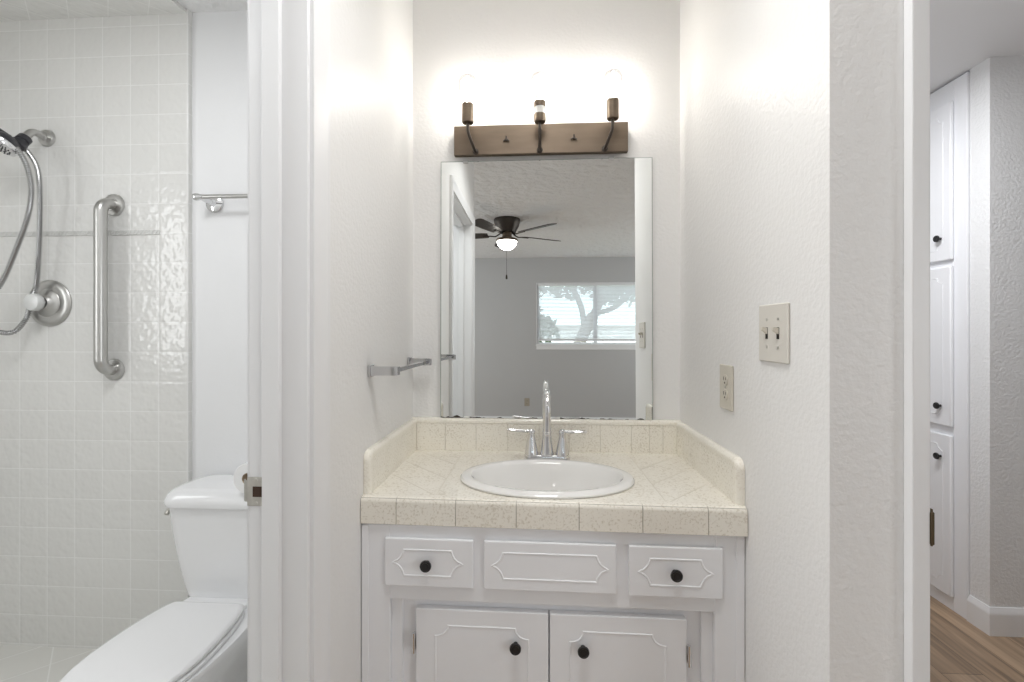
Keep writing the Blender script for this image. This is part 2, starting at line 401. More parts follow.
# floors and ceilings of alcove, bedroom, hall
b = BM(); box(b, -3.1, 3.3, -3.7, 0.165, -0.03, 0); box(b, XBL, 3.3, 0.165, 3.4, -0.03, 0); struct('floor', b, M['wood'])
b = BM(); box(b, -3.1, 3.3, -3.7, YB+0.1, 2.505, 2.62); struct('ceiling', b, M['ceiling'])
b = BM(); box(b, XR+0.05, 3.3, 0.945, 3.4, 2.435, 2.505); struct('ceiling_hall', b, M['wall_smooth'])
# bedroom shell
WX0, WX1, WZ0, WZ1 = -0.03, 1.72, 1.195, 2.115
b = BM()
box(b, -3.1, WX0, -3.7, -3.6, 0, 2.6); box(b, WX1, 3.3, -3.7, -3.6, 0, 2.6); box(b, WX0, WX1, -3.7, -3.6, 0, WZ0); box(b, WX0, WX1, -3.7, -3.6, WZ1, 2.6)
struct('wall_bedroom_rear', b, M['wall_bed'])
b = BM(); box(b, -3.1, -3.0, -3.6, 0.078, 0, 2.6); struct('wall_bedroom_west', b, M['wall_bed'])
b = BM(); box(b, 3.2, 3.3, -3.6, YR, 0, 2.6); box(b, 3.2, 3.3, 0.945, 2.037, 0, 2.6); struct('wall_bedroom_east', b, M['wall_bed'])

# ---- bathroom doorway
dr = bpy.data.objects.new('door_1', None); C.objects.link(dr); dr['kind'] = 'structure'; dr['label'] = 'white painted bathroom doorway left of the vanity'
b = BM()
box(b, XBL, XL, 0.882, 0.902, 0, 2.055, 0.0015, 1); box(b, XBL, XL, 0.163, 0.183, 0, 2.055, 0.0015, 1); box(b, XBL, XL, 0.183, 0.882, 2.035, 2.055)
struct('door_jamb', b, M['trim'], dr)
b = BM()
box(b, -0.549, -0.513, 0.870, 0.882, 0, 2.035, 0.0015, 1); box(b, -0.549, -0.513, 0.183, 0.195, 0, 2.035, 0.0015, 1); box(b, -0.549, -0.513, 0.195, 0.870, 2.023, 2.035)
struct('door_stop', b, M['trim'], dr)
def casing_profile(b, x0, side, y_in, y_out, z_top, w=0.058):
    """colonial casing around the doorway on face x0; side +1 faces +x"""
    prof = [(0.0, 0.0), (0.0, 0.008), (0.10, 0.010), (0.25, 0.0105), (0.62, 0.0145), (0.85, 0.0165), (1.0, 0.015), (1.0, 0.0)]
    path = [(y_in, 0.0, -1), (y_in, z_top, -1), (y_out, z_top, 1), (y_out, 0.0, 1)]
    rings = []
    for k, (y, z, s) in enumerate(path):
        r = []
        for f, h in prof:
            dy = f*w*s
            dz = f*w if k in (1, 2) else 0
            r.append((x0+side*h, y+dy, z+dz))
        rings.append(r)
    loft(b, rings)
b = BM(); casing_profile(b, XL, 1, 0.178, 0.889, 2.042); struct('casing', b, M['trim'], dr)
b = BM(); casing_profile(b, XBL, -1, 0.178, 0.889, 2.042); struct('casing', b, M['trim'], dr)
# strike plate with curled lip
b = BM()
box(b, -0.585, -0.550, 0.8795, 0.8825, 0.926, 0.984, 0.0012, 2)
lip = [(-0.585, 0.8810), (-0.5905, 0.8818), (-0.5945, 0.8850), (-0.597, 0.8900)]
rows = [[(x, y, 0.934) for x, y in lip] + [(x+0.001, y+0.002, 0.934) for x, y in reversed(lip)], [(x, y, 0.976) for x, y in lip] + [(x+0.001, y+0.002, 0.976) for x, y in reversed(lip)]]
loft(b, rows)
for z in (0.932, 0.978): cyl(b, (-0.566, 0.8797, z), (-0.566, 0.8788, z), 0.0038, 0.003, 12)
sp_ = struct('strike_plate', b, M['nickel'], dr, 'worn nickel strike plate')
b = BM(); box(b, -0.573, -0.5535, 0.8788, 0.8800, 0.9445, 0.9655, 0.0005, 1); struct('latch_hole', b, M['rust'], sp_)

# ---- hall doorway on the right
d2 = bpy.data.objects.new('door_2', None); C.objects.link(d2); d2['kind'] = 'structure'; d2['label'] = 'white painted hall doorway right of the vanity alcove'
b = BM(); box(b, 0.640, 0.6615, YR, 0.947, 0, 2.075, 0.0015, 1); box(b, 1.48, 1.50, YR, 0.947, 0, 2.075, 0.0015, 1); box(b, 0.6615, 1.48, YR, 0.947, 2.055, 2.075); struct('door_jamb', b, M['trim'], d2)
b = BM()
box(b, 0.628, 0.6590, YR-0.020, YR, 0, 2.062, 0.004, 2); box(b, 1.483, 1.514, YR-0.020, YR, 0, 2.062, 0.004, 2); box(b, 0.628, 1.514, YR-0.020, YR, 2.062, 2.093, 0.004, 2)
struct('casing', b, M['trim'], d2)
b = BM(); box(b, 0.6610, 0.6640, YR-0.018, YR+0.020, 0.913, 0.976, 0.001, 1)
box(b, 0.6570, 0.6630, YR-0.0225, YR-0.0175, 0.917, 0.972, 0.0012, 1)
struct('strike_plate', b, mat('tarnished_brass', (0.10, 0.075, 0.045), 0.45, 0.8), d2, 'tarnished dark strike plate')

# ---- baseboards
def base_profile(): return [(0, 0), (0.014, 0), (0.014, 0.085), (0.011, 0.098), (0.006, 0.108), (0.004, 0.115), (0, 0.115)]
b = BM()
pr = base_profile()
rings = [[(1.90-d, 2.126, z) for d, z in pr], [(1.90-d, 2.037-d, z) for d, z in pr], [(3.2, 2.037-d, z) for d, z in pr]]
loft(b, rings); struct('baseboard_hall', b, M['trim'])
b = BM()
rings = [[(-3.0, -3.6+d, z) for d, z in pr], [(3.2, -3.6+d, z) for d, z in pr]]
loft(b, rings); struct('baseboard_rear', b, M['trim'])

# ---- bedroom window with its frame
wn = bpy.data.objects.new('window_1', None); C.objects.link(wn); wn['kind'] = 'structure'; wn['label'] = 'wide white sliding window in the bedroom rear wall, seen in the mirror'
b = BM()
fw = 0.035
box(b, WX0, WX0+fw, -3.685, -3.63, WZ0, WZ1); box(b, WX1-fw, WX1, -3.685, -3.63, WZ0, WZ1)
box(b, WX0+fw, WX1-fw, -3.685, -3.63, WZ0, WZ0+fw); box(b, WX0+fw, WX1-fw, -3.685, -3.63, WZ1-fw, WZ1)
xm = 0.845
box(b, xm-0.03, xm+0.03, -3.68, -3.635, WZ0+fw, WZ1-fw)
struct('window_frame', b, M['vinyl'], wn)
for xa, xb in ((WX0+fw, xm-0.03), (xm+0.03, WX1-fw)):
    b = BM(); box(b, xa, xb, -3.662, -3.658, WZ0+fw, WZ1-fw); struct('window_pane', b, M['glass'], wn)
b = BM(); box(b, WX0-0.02, WX1+0.02, -3.63, -3.575, WZ0-0.02, WZ0+0.002, 0.003, 1); box(b, WX0-0.01, WX1+0.01, -3.6, -3.588, WZ0-0.075, WZ0-0.02, 0.002, 1)
struct('window_sill', b, M['vinyl'], wn)
b = BM(); box(b, WX0-0.012, WX0, -3.63, -3.59, WZ0, WZ1+0.012); box(b, WX1, WX1+0.012, -3.63, -3.59, WZ0, WZ1+0.012); box(b, WX0, WX1, -3.63, -3.59, WZ1, WZ1+0.012)
struct('window_casing', b, M['vinyl'], wn)

# ================================================================== vanity
def bracket_panel(x0, x1, z0, z1, tip, inset):
    """horizontal panel with flat top and bottom and {-shaped ends: tip = how far the points reach out"""
    zc = (z0+z1)/2; hz = (z1-z0)/2; pts = []
    def end(xf, s):   # from top to bottom on side s
        out = []
        for t in (0, 0.25, 0.5, 0.75, 1.0):
            a = t*PI/2
            out.append((xf+s*tip*(0.35*t+0.65*(1-math.cos(a))), z1-hz*(0.94*math.sin(a)*0.7+0.26*t)))
        out.append((xf+s*(tip+0.004), zc))
        for t in (1.0, 0.75, 0.5, 0.25, 0):
            a = t*PI/2
            out.append((xf+s*tip*(0.35*t+0.65*(1-math.cos(a))), z0+hz*(0.94*math.sin(a)*0.7+0.26*t)))
        return out
    xa, xb = x0+tip, x1-tip
    right = end(xb, 1); left = list(reversed(end(xa, -1)))
    return right + left
def clipped_panel(x0, x1, z0, z1, rx, rz):
    """tall panel whose corners are cut by a concave quarter curve with a small step"""
    def corner(cx, cz, sx, sz, a0, a1):
        out = []
        for k in range(6):
            a = a0+(a1-a0)*k/5
            out.append((cx+sx*rx*math.cos(a), cz+sz*rz*math.sin(a)))
        return out
    P = []
    P += corner(x1, z1, -1, -1, 0, PI/2)                    # top right: from top edge to right edge
    P += list(reversed(corner(x1, z0, -1, 1, 0, PI/2)))
    P += corner(x0, z0, 1, 1, 0, PI/2)
    P += list(reversed(corner(x0, z1, 1, -1, 0, PI/2)))
    return P
def knob(parent, x, y, z, r=0.0145):
    b = BM()
    lathe(b, [(0.006, 0.0), (0.0055, 0.010), (r*0.75, 0.013), (r, 0.017), (r, 0.0205), (r*0.92, 0.0228), (r*0.72, 0.0232), (r*0.66, 0.0222), (r*0.3, 0.0222), (0.0005, 0.0226)], (x, y, z), (0, -1, 0), 24)
    return obj('knob', b, M['black'], parent)
VF = 1.150
VA = math.radians(-0.6)
van = thing('vanity_cabinet', 'white painted vanity cabinet with black knobs under the tiled counter', 'vanity',
            (0.02+1.15*math.sin(VA)-0.02*math.cos(VA), 1.15-1.15*math.cos(VA)-0.02*math.sin(VA), 0), VA)
b = BM()
ZT = 0.778
vx0, vx1 = XL+0.002, XR+0.004
ox0, ox1, oz1 = -0.385, 0.432, 0.5865
# outer frame round the recessed door opening
box(b, vx0, ox0, VF, VF+0.022, 0.0, ZT, 0.0012, 1); box(b, ox1, vx1, VF, VF+0.022, 0.0, ZT, 0.0012, 1)
box(b, ox0, ox1, VF, VF+0.022, oz1, ZT, 0.0012, 1); box(b, ox0, ox1, VF, VF+0.022, 0.0, 0.115, 0.0012, 1)
# thin scribe strips against the walls
box(b, vx0, vx0+0.018, VF-0.004, VF, 0.0, ZT-0.002, 0.001, 1); box(b, vx1-0.020, vx1, VF-0.004, VF, 0.0, ZT-0.002, 0.001, 1)
# stepped strips and the inner frame
box(b, ox0, -0.356, VF+0.015, VF+0.032, 0.115, oz1, 0.001, 1); box(b, 0.403, ox1, VF+0.015, VF+0.032, 0.115, oz1, 0.001, 1)
box(b, -0.356, 0.403, VF+0.024, VF+0.034, 0.545, oz1); box(b, -0.356, -0.300, VF+0.024, VF+0.034, 0.115, 0.545); box(b, 0.350, 0.403, VF+0.024, VF+0.034, 0.115, 0.545)
box(b, -0.300, 0.350, VF+0.024, VF+0.034, 0.115, 0.16)
# sides, back and bottom
box(b, vx0, vx0+0.016, VF+0.022, YB-0.012, 0, ZT); box(b, vx1-0.016, vx1, VF+0.022, YB-0.012, 0, ZT)
box(b, vx0+0.016, vx1-0.016, YB-0.022, YB-0.012, 0, ZT); box(b, vx0+0.016, vx1-0.016, VF+0.034, YB-0.022, 0.10, 0.115)
obj('cabinet_body', b, M['cab'], van)
def drawer(name, x0, x1, z0, z1, px0, px1, pz0, pz1, kx, kz):
    b = BM(); box(b, x0, x1, VF-0.012, VF, z0, z1, 0.0035, 2)
    bead(b, bracket_panel(px0+0.005, px1-0.005, pz0, pz1, 0.023, 0.028), VF-0.012)
    o = obj(name, b, M['cab'], van)
    if kx is not None: knob(o, kx, VF-0.012, kz)
    return o
drawer('drawer', -0.394, -0.166, 0.626, 0.748, -0.372, -0.194, 0.655, 0.720, -0.283, 0.689)
drawer('drawer_panel', -0.139, 0.191, 0.626, 0.748, -0.118, 0.170, 0.655, 0.720, None, None)
drawer('drawer', 0.221, 0.447, 0.624, 0.748, 0.245, 0.422, 0.653, 0.718, 0.331, 0.688)
def vdoor(x0, x1, kx, hx, sx):
    b = BM(); box(b, x0, x1, VF+0.003, VF+0.0235, 0.135, 0.563, 0.004, 2)
    bead(b, clipped_panel(x0+0.052, x1-0.052, 0.18, 0.521, 0.033, 0.027), VF+0.003)
    o = obj('door', b, M['cab'], van)
    knob(o, kx, VF+0.003, 0.483)
    for zz in (0.475, 0.215):
        b = BM()
        box(b, hx-0.004, hx+0.004, VF+0.002, VF+0.016, zz-0.020, zz+0.020, 0.0008, 1)
        cyl(b, (hx, VF+0.000, zz-0.026), (hx, VF+0.000, zz+0.026), 0.0038, n=14)
        obj('hinge', b, M['chrome'], o)
vdoor(-0.318, 0.0240, -0.059, -0.3225, -1)
vdoor(0.0265, 0.366, 0.110, 0.3705, 1)

# ---- tiled countertop
ct = thing('countertop', 'cream speckled tile countertop with raised tile splash on three sides', 'countertop')
CX, CYS, SA, SB = 0.021, 1.319, 0.220, 0.1465      # sink cut-out
ZC = 0.850; YF = 1.136
def warp(b):     # the counter's front edge is not quite parallel to the wall behind it
    for v in b.verts:
        k = (YB-v.co.y)/(YB-YF)
        v.co.y -= 0.0209*(v.co.x-0.02)*k
        if v.co.x > 0: v.co.x += v.co.x/XR*0.0058*k
    return b
def cobj(name, b, m): return obj(name, warp(b), m, ct)
b = BM()
x0, x1, y0, y1 = XL+0.001, XR-0.001, YF+0.012, YB-0.001
nseg = 96; inn, out, inn2, out2 = [], [], [], []
for i in range(nseg):
    a = 2*PI*(i+0.5)/nseg; ca, sa = math.cos(a), math.sin(a)
    px, py = CX+SA*ca, CYS+SB*sa
    k = min((x1-CX)/ca if ca > 0 else (x0-CX)/ca if ca < 0 else 9, (y1-CYS)/sa if sa > 0 else (y0-CYS)/sa if sa < 0 else 9)
    inn.append((px, py)); out.append((CX+k*ca, CYS+k*sa))
# snap the nearest ray ends to the rectangle's corners
for qx in (x0, x1):
    for qy in (y0, y1):
        j = min(range(nseg), key=lambda i: (out[i][0]-qx)**2+(out[i][1]-qy)**2); out[j] = (qx, qy)
rings = [[(x, y, ZC) for x, y in inn], [(x, y, ZC) for x, y in out], [(x, y, ZC-0.030) for x, y in out], [(x, y, ZC-0.030) for x, y in inn], [(x, y, ZC) for x, y in inn]]
loft(b, rings, False, False)
bmesh.ops.remove_doubles(b, verts=b.verts, dist=1e-5)
def joint(b, p, q, z=ZC, wd=0.0011, mi=1):
    p, q = Vector((*p, 0)), Vector((*q, 0)); d = (q-p).normalized(); n = Vector((-d.y, d.x, 0))*wd
    vs = [(p+n), (q+n), (q-n), (p-n)]
    top = [b.verts.new((v.x, v.y, z+0.0003)) for v in vs]; bot = [b.verts.new((v.x, v.y, z-0.001)) for v in vs]
    fs = [b.faces.new(top)] + [b.faces.new((top[i], bot[i], bot[(i+1) % 4], top[(i+1) % 4])) for i in range(4)]
    for f in fs: f.material_index = mi
    bmesh.ops.recalc_face_normals(b, faces=fs)
fy = YF+0.030
joint(b, (-0.268, fy), (-0.268, YB-0.02)); joint(b, (0.314, fy), (0.310, YB-0.02))
joint(b, (XL+0.02, fy), (XR-0.02, fy))
for x in (-0.163, 0.021, 0.209): joint(b, (x, fy), (x, 1.182 if x != 0.021 else 1.165))
for c in (0.843, 0.982, 1.120, 1.258):       # diagonal tiles at the right of the bowl
    ya = max(fy, 0.312+c); xa = max(0.312, fy-c); xb = min(XR-0.02, YB-0.02-c)
    if xb > xa: joint(b, (xa, xa+c), (xb, xb+c))
for c in (0.895, 1.035, 1.175, 1.315):       # and at its left
    xa = max(XL+0.02, -9); xb = min(-0.268, c-fy)
    xa = max(xa, c-(YB-0.02))
    if xb > xa: joint(b, (xa, c-xa), (xb, c-xb))
cobj('tile_top', b, [M['ctile'], M['grout']])
# front row of bullnose tiles
b = BM()
js = [x0, -0.365, -0.211, -0.057, 0.098, 0.251, 0.405, x1]
box(b, x0+0.001, x1-0.001, YF+0.004, YF+0.028, 0.7825, ZC-0.002, mi=1)
for k, (a, c) in enumerate(zip(js[:-1], js[1:])):
    g = 0.0009
    prof = [(YF+0.029, ZC+0.0006)]
    for t in range(7):
        an = PI/2*t/6; prof.append((YF+0.013-0.013*math.sin(an), ZC+0.0006-0.013+0.013*math.cos(an)))
    prof += [(YF, 0.783), (YF+0.003, 0.781), (YF+0.029, 0.781)]
    loft(b, [[(a+g, y, z) for y, z in prof], [(c-g, y, z) for y, z in prof]])
cobj('front_edge', b, [M['ctile'], M['darkgrout']])
# backsplash: tiles and cream cap
SY = 1.617
b = BM()
box(b, x0+0.001, x1-0.001, SY+0.003, YB-0.001, ZC-0.001, 0.959, mi=1)
js = [x0+0.018, -0.336, -0.225, -0.112, 0.0, 0.106, 0.215, 0.324, 0.386, 0.432, x1-0.016]
for a, c in zip(js[:-1], js[1:]): box(b, a+0.0007, c-0.0007, SY, SY+0.006, ZC, 0.9475, 0.0007, 1)
prof = [(SY+0.006, 0.9485), (SY-0.001, 0.9485)] + [(SY+0.010-0.011*math.cos(PI/2*t/5), 0.955+0.011*math.sin(PI/2*t/5)) for t in range(6)] + [(YB-0.001, 0.966), (YB-0.001, 0.9485)]
loft(b, [[(x0+0.001, y, z) for y, z in prof], [(x1-0.001, y, z) for y, z in prof]], mi=2)
obj('backsplash', b, [M['ctile'], M['grout'], M['cap']], ct)
def side_splash(s, xw, yfr):
    """tiles on the side wall xw; s=+1 wall at left"""
    b = BM(); T = 0.019
    xa, xb = sorted((xw+s*0.001, xw+s*(T-0.003)))
    box(b, xa, xb, yfr+0.012, SY-0.001, ZC-0.001, 0.952, mi=1)
    n = 4; ys = [yfr+0.022+(SY-0.001-yfr-0.022)*k/n for k in range(n+1)]
    xa, xb = sorted((xw+s*0.010, xw+s*T))
    for a, c in zip(ys[:-1], ys[1:]): box(b, xa, xb, a+0.0005, c-0.0005, ZC, 0.9455, 0.0006, 1)
    # rounded cap that turns down at the front end
    def prof(cx, d):  # cross-section across the wall thickness
        return [(xw+s*0.001, 0.0)] + [(xw+s*(T-0.010+0.011*math.sin(PI/2*t/5)), d*(-0.011+0.011*math.cos(PI/2*t/5))) for t in range(6)] + [(xw+s*(T+0.001), d*(-0.019)), (xw+s*0.001, d*(-0.019))]
    top = 0.963; P = prof(0, 1); rings = [[(x, SY, top+h) for x, h in P]]
    R = 0.028
    for k in range(9):
        a = PI/2*k/8
        cy, cz = yfr+R, top-R
        rings.append([(x, cy-(R+h)*math.sin(a), cz+(R+h)*math.cos(a)) for x, h in P])
    rings.append([(x, yfr-h, ZC+0.0008) for x, h in P])
    loft(b, rings, mi=2)
    return cobj('side_splash', b, [M['ctile'], M['grout'], M['cap']])
side_splash(1, XL, 1.156); side_splash(-1, XR, 1.152)

# ---- oval drop-in basin
sk = thing('sink', 'white oval drop-in basin set into the tiled counter', 'sink', (CX, CYS, 0.0012))
b = BM()
def ell(a, bb, z, n=72, dy=0.0): return [(a*math.cos(2*PI*i/n), dy+bb*math.sin(2*PI*i/n), z) for i in range(n)]
RX, RY = 0.249, 0.163
rings = [ell(RX-0.012, RY-0.012, ZC+0.0005), ell(RX, RY, ZC+0.0008), ell(RX+0.001, RY+0.001, ZC+0.005), ell(RX-0.004, RY-0.004, ZC+0.0115), ell(RX-0.016, RY-0.014, ZC+0.0145),
         ell(RX-0.030, RY-0.026, ZC+0.0125), ell(RX-0.038, RY-0.034, ZC+0.004), ell(RX-0.046, RY-0.040, ZC-0.016), ell(RX-0.064, RY-0.052, ZC-0.055),
         ell(RX-0.095, RY-0.072, ZC-0.093), ell(RX-0.140, RY-0.098, ZC-0.117), ell(0.030, 0.030, ZC-0.126)]
under = [ell(0.030, 0.030, ZC-0.134), ell(RX-0.135, RY-0.090, ZC-0.125), ell(RX-0.085, RY-0.064, ZC-0.100), ell(RX-0.054, RY-0.044, ZC-0.055), ell(RX-0.037, RY-0.031, ZC-0.016), ell(RX-0.036, RY-0.0265, ZC+0.0004), ell(RX-0.012, RY-0.012, ZC+0.0005)]
loft(b, rings+under, False, False); bmesh.ops.remove_doubles(b, verts=b.verts, dist=1e-5)
obj('basin', b, M['sinkp'], sk)
b = BM(); lathe(b, [(0.029, -0.1285), (0.029, -0.1245), (0.024, -0.123), (0.020, -0.125), (0.0005, -0.1255)], (0, 0, ZC), n=32); obj('drain', b, M['chrome'], sk)

# ---- faucet
FX, FY = 0.026, 1.5110
fa = thing('faucet', 'chrome two-handle gooseneck faucet behind the basin', 'faucet', (FX, FY, ZC+0.0005))
b = BM()
n = 40; 
def stadium(hx, r, z, k=14):
    P = []
    for i in range(k+1):
        a = -PI/2+PI*i/k; P.append((hx+r*math.cos(a), r*math.sin(a), z))
    for i in range(k+1):
        a = PI/2+PI*i/k; P.append((-hx+r*math.cos(a), r*math.sin(a), z))
    return P
loft(b, [stadium(0.051, 0.0255, 0.0), stadium(0.051, 0.0262, 0.004), stadium(0.051, 0.0258, 0.014), stadium(0.051, 0.0240, 0.0195), stadium(0.050, 0.019, 0.0220)])
obj('base_plate', b, M['chrome'], fa)
b = BM()
lathe(b, [(0.0235, 0.012), (0.0225, 0.025), (0.0190, 0.048), (0.0160, 0.075), (0.0150, 0.088), (0.0163, 0.090), (0.0163, 0.095), (0.0135, 0.098)], (0, 0, 0), n=32)
obj('spout_base', b, M['chrome'], fa)
b = BM()
pts = [(0, 0, 0.095), (0, 0.000, 0.120), (0, 0.000, 0.150), (0, -0.002, 0.178), (0, -0.012, 0.205), (0, -0.032, 0.223), (0, -0.058, 0.229), (0, -0.082, 0.221), (0, -0.097, 0.203), (0, -0.101, 0.188)]
sp = smooth_path(pts, 6); N = len(sp)
tube(b, sp, [0.0148-0.0042*min(1, i/(N*0.6)) for i in range(N)], 20)
cyl(b, (0, -0.101, 0.190), (0, -0.1025, 0.177), 0.0112, 0.0108, 22)
obj('spout', b, M['chrome'], fa)
for s in (-1, 1):
    b = BM()
    hx = s*0.051
    lathe(b, [(0.0240, 0.012), (0.0228, 0.025), (0.0185, 0.048), (0.0135, 0.070), (0.0110, 0.085), (0.0125, 0.088), (0.0125, 0.096), (0.0085, 0.1015), (0.0005, 0.103)], (hx, 0, 0), n=28)
    pts = smooth_path([(hx-s*0.004, 0, 0.097), (hx+s*0.016, -0.004, 0.0965), (hx+s*0.042, -0.008, 0.098), (hx+s*0.064, -0.010, 0.101), (hx+s*0.078, -0.011, 0.103)] if s < 0 else
                      [(hx-s*0.004, 0, 0.096), (hx+s*0.016, -0.004, 0.0955), (hx+s*0.042, -0.008, 0.0965), (hx+s*0.064, -0.010, 0.0975), (hx+s*0.078, -0.011, 0.0975)], 5)
    N = len(pts); tube(b, pts, [0.0062+0.0022*math.sin(PI*i/(N-1)) if i < N-2 else 0.0055 for i in range(N)], 14, flat=0.62)
    obj('handle', b, M['chrome'], fa)

# ---- wall mirror
MX0, MX1, MZ0, MZ1 = -0.356, 0.400, 0.9665, 1.893
mi = thing('wall_mirror', 'large frameless mirror standing on the backsplash with blackened lower edge', 'mirror', (MX0, YB-0.0098, MZ0))
mi.rotation_euler = (math.radians(-0.6), 0, 0)   # leans back against the wall
b = BM()
W_, H_ = MX1-MX0, MZ1-MZ0
vs = [b.verts.new(p) for p in ((0.0025, -0.006, 0.0), (W_-0.0025, -0.006, 0), (W_-0.0025, -0.006, H_-0.0025), (0.0025, -0.006, H_-0.0025))]
b.faces.new(vs); bmesh.ops.recalc_face_normals(b, faces=b.faces)
if b.faces[:][0].normal.y > 0: b.faces[:][0].normal_flip()
# glass edge and back
box(b, 0, W_, -0.0058, -0.001, 0, H_, mi=1)
obj('mirror_glass', b, [M['mirror'], M['glassedge']], mi, smooth=False)
for xx in (0.091, 0.612):
    b = BM()
    box(b, xx-0.009, xx+0.009, -0.0085, -0.0062, H_-0.008, H_+0.004, 0.001, 1); box(b, xx-0.009, xx+0.009, -0.0085, 0.0, H_+0.001, H_+0.0045, 0.0006, 1)
    cyl(b, (xx, -0.0085, H_-0.002), (xx, -0.0100, H_-0.002), 0.0025, n=10)
    obj('mirror_clip', b, M['acrylic'], mi)
for xx in (0.097, 0.42):
    b = BM(); box(b, xx-0.010, xx+0.010, -0.0090, -0.0062, 0.0, 0.006, 0.0008, 1); obj('mirror_clip', b, M['ceramic'], mi)

# ---- three-bulb vanity light
LZ0, LZ1 = 1.904, 2.0075
vl = thing('vanity_light', 'aged bronze vanity light bar with three bare clear bulbs above the mirror', 'light fixture', (0.0035, YB, LZ0))
b = BM(); box(b, -0.306, 0.306, -0.036, -0.014, 0, LZ1-LZ0, 0.0018, 2); box(b, -0.288, 0.300, -0.014, -0.0005, 0.006, LZ1-LZ0-0.006)
obj('back_plate', b, M['bronze'], vl)
SP = ((-0.2475, 0.0115), (-0.001, 0.0), (0.2445, -0.0115))
for k, (sx, dx) in enumerate(SP):
    b = BM()
    pts = smooth_path([(sx+dx*1.7, -0.034, 0.010), (sx+dx*1.5, -0.060, 0.012), (sx+dx*0.9, -0.078, 0.030), (sx+dx*0.15, -0.086, 0.055), (sx, -0.088, 0.075), (sx, -0.089, 0.094)], 6)
    tube(b, pts, 0.0052, 12)
    lathe(b, [(0.011, 0), (0.011, 0.003), (0.006, 0.006)], (sx+dx*1.7, -0.036, 0.010), (0, -1, 0), 18)
    obj('arm', b, M['darkbronze'], vl)
    b = BM()
    if k != 1:
        lathe(b, [(0.008, 0.088), (0.0180, 0.0875), (0.0205, 0.091), (0.0205, 0.150), (0.0198, 0.152), (0.0150, 0.152), (0.0150, 0.145)], (sx, -0.090, 0), n=32)
        so = obj('socket', b, M['bronze'], vl)
    else:   # its cover has slipped: a band of white porcelain shows between two bronze rings
        lathe(b, [(0.008, 0.086), (0.0180, 0.0835), (0.0205, 0.087), (0.0205, 0.110), (0.0160, 0.111)], (sx, -0.090, 0), n=32)
        so = obj('socket', b, M['bronze'], vl); b = BM()
        lathe(b, [(0.0165, 0.134), (0.0205, 0.135), (0.0205, 0.151), (0.0198, 0.153), (0.0150, 0.153), (0.0150, 0.151)], (sx, -0.090, 0), n=32)
        obj('socket_ring', b, M['bronze'], so)
        b = BM(); lathe(b, [(0.0180, 0.109), (0.0180, 0.136)], (sx, -0.090, 0), n=32); o = obj('ceramic_band', b, M['ceramic'], so); o['label'] = 'white porcelain band'
    b = BM()
    lathe(b, [(0.0125, 0.145), (0.0130, 0.160), (0.0150, 0.170), (0.0235, 0.184), (0.0310, 0.199), (0.0345, 0.214), (0.0330, 0.230), (0.0270, 0.242), (0.0165, 0.2495), (0.0005, 0.2515)], (sx, -0.090, 0), n=36, cap0=False)
    bu = obj('bulb', b, M['bulbglass'], vl)
    b = BM()
    for q in range(6):
        a = 2*PI*q/6
        tube(b, [(sx+0.004*math.cos(a), -0.090+0.004*math.sin(a), 0.178), (sx+0.011*math.cos(a), -0.090+0.011*math.sin(a), 0.196), (sx+0.009*math.cos(a), -0.090+0.009*math.sin(a), 0.222)], 0.0017, 6)
    obj('filament', b, M['filament'], bu)
    point('vanity_bulb_glow', (0.0035+sx, YB-0.090, LZ0+0.207), 0.82, 0.022, (1.0, 0.985, 0.955))
for bx in (-0.119, 0.118):
    b = BM()
    lathe(b, [(0.0055, 0.0), (0.0055, 0.006), (0.003, 0.008)], (bx, -0.036, 0.049), (0, -1, 0), 16)
    for a in (PI/2, PI/2+2.1, PI/2-2.1):
        tube(b, [(bx, -0.040, 0.049), (bx+0.006*math.cos(a), -0.042, 0.049+0.006*math.sin(a)), (bx+0.012*math.cos(a), -0.043, 0.049+0.012*math.sin(a))], [0.003, 0.0034, 0.0022], 8)
    obj('thumb_screw', b, M['darkbronze'], vl)

# ---- plates on the right alcove wall (local: x along the wall, -y out of the wall)
def plate(name, label, cat, loc, rotz, wd, hh, m):
    t = thing(name, label, cat, loc, rotz)
    b = BM(); box(b, -wd/2, wd/2, -0.0055, 0, -hh/2, hh/2, 0.0028, 3); obj('cover_plate', b, m, t)
    return t
sw = plate('light_switch', 'almond double toggle switch plate higher on the right alcove wall', 'light switch', (xr(1.006)-0.0004, 1.006, 1.2725), -PI/2+0.0117, 0.118, 0.125, M['greyplate'])
for k, x in enumerate((-0.023, 0.023)):
    b = BM(); box(b, x-0.0050, x+0.0050, -0.0060, -0.0050, -0.0125, 0.0125)
    sl = obj('toggle_slot', b, M['hole'], sw)
    b = BM()
    tip = 0.010 if k == 0 else 0.009
    loft(b, [[(x-0.0042, -0.0055, -0.002), (x+0.0042, -0.0055, -0.002), (x+0.0042, -0.0055, 0.011), (x-0.0042, -0.0055, 0.011)], [(x-0.0033, -0.0175, tip-0.003), (x+0.0033, -0.0175, tip-0.003), (x+0.0033, -0.0165, tip+0.004), (x-0.0033, -0.0165, tip+0.004)]])
    obj('toggle', b, M['almond'], sw)
    for z in (-0.030, 0.030):
        b = BM(); lathe(b, [(0.0032, 0), (0.0030, 0.0010), (0.0005, 0.0013)], (x, -0.0055, z), (0, -1, 0), 14); obj('screw', b, M['nickel'], sw)
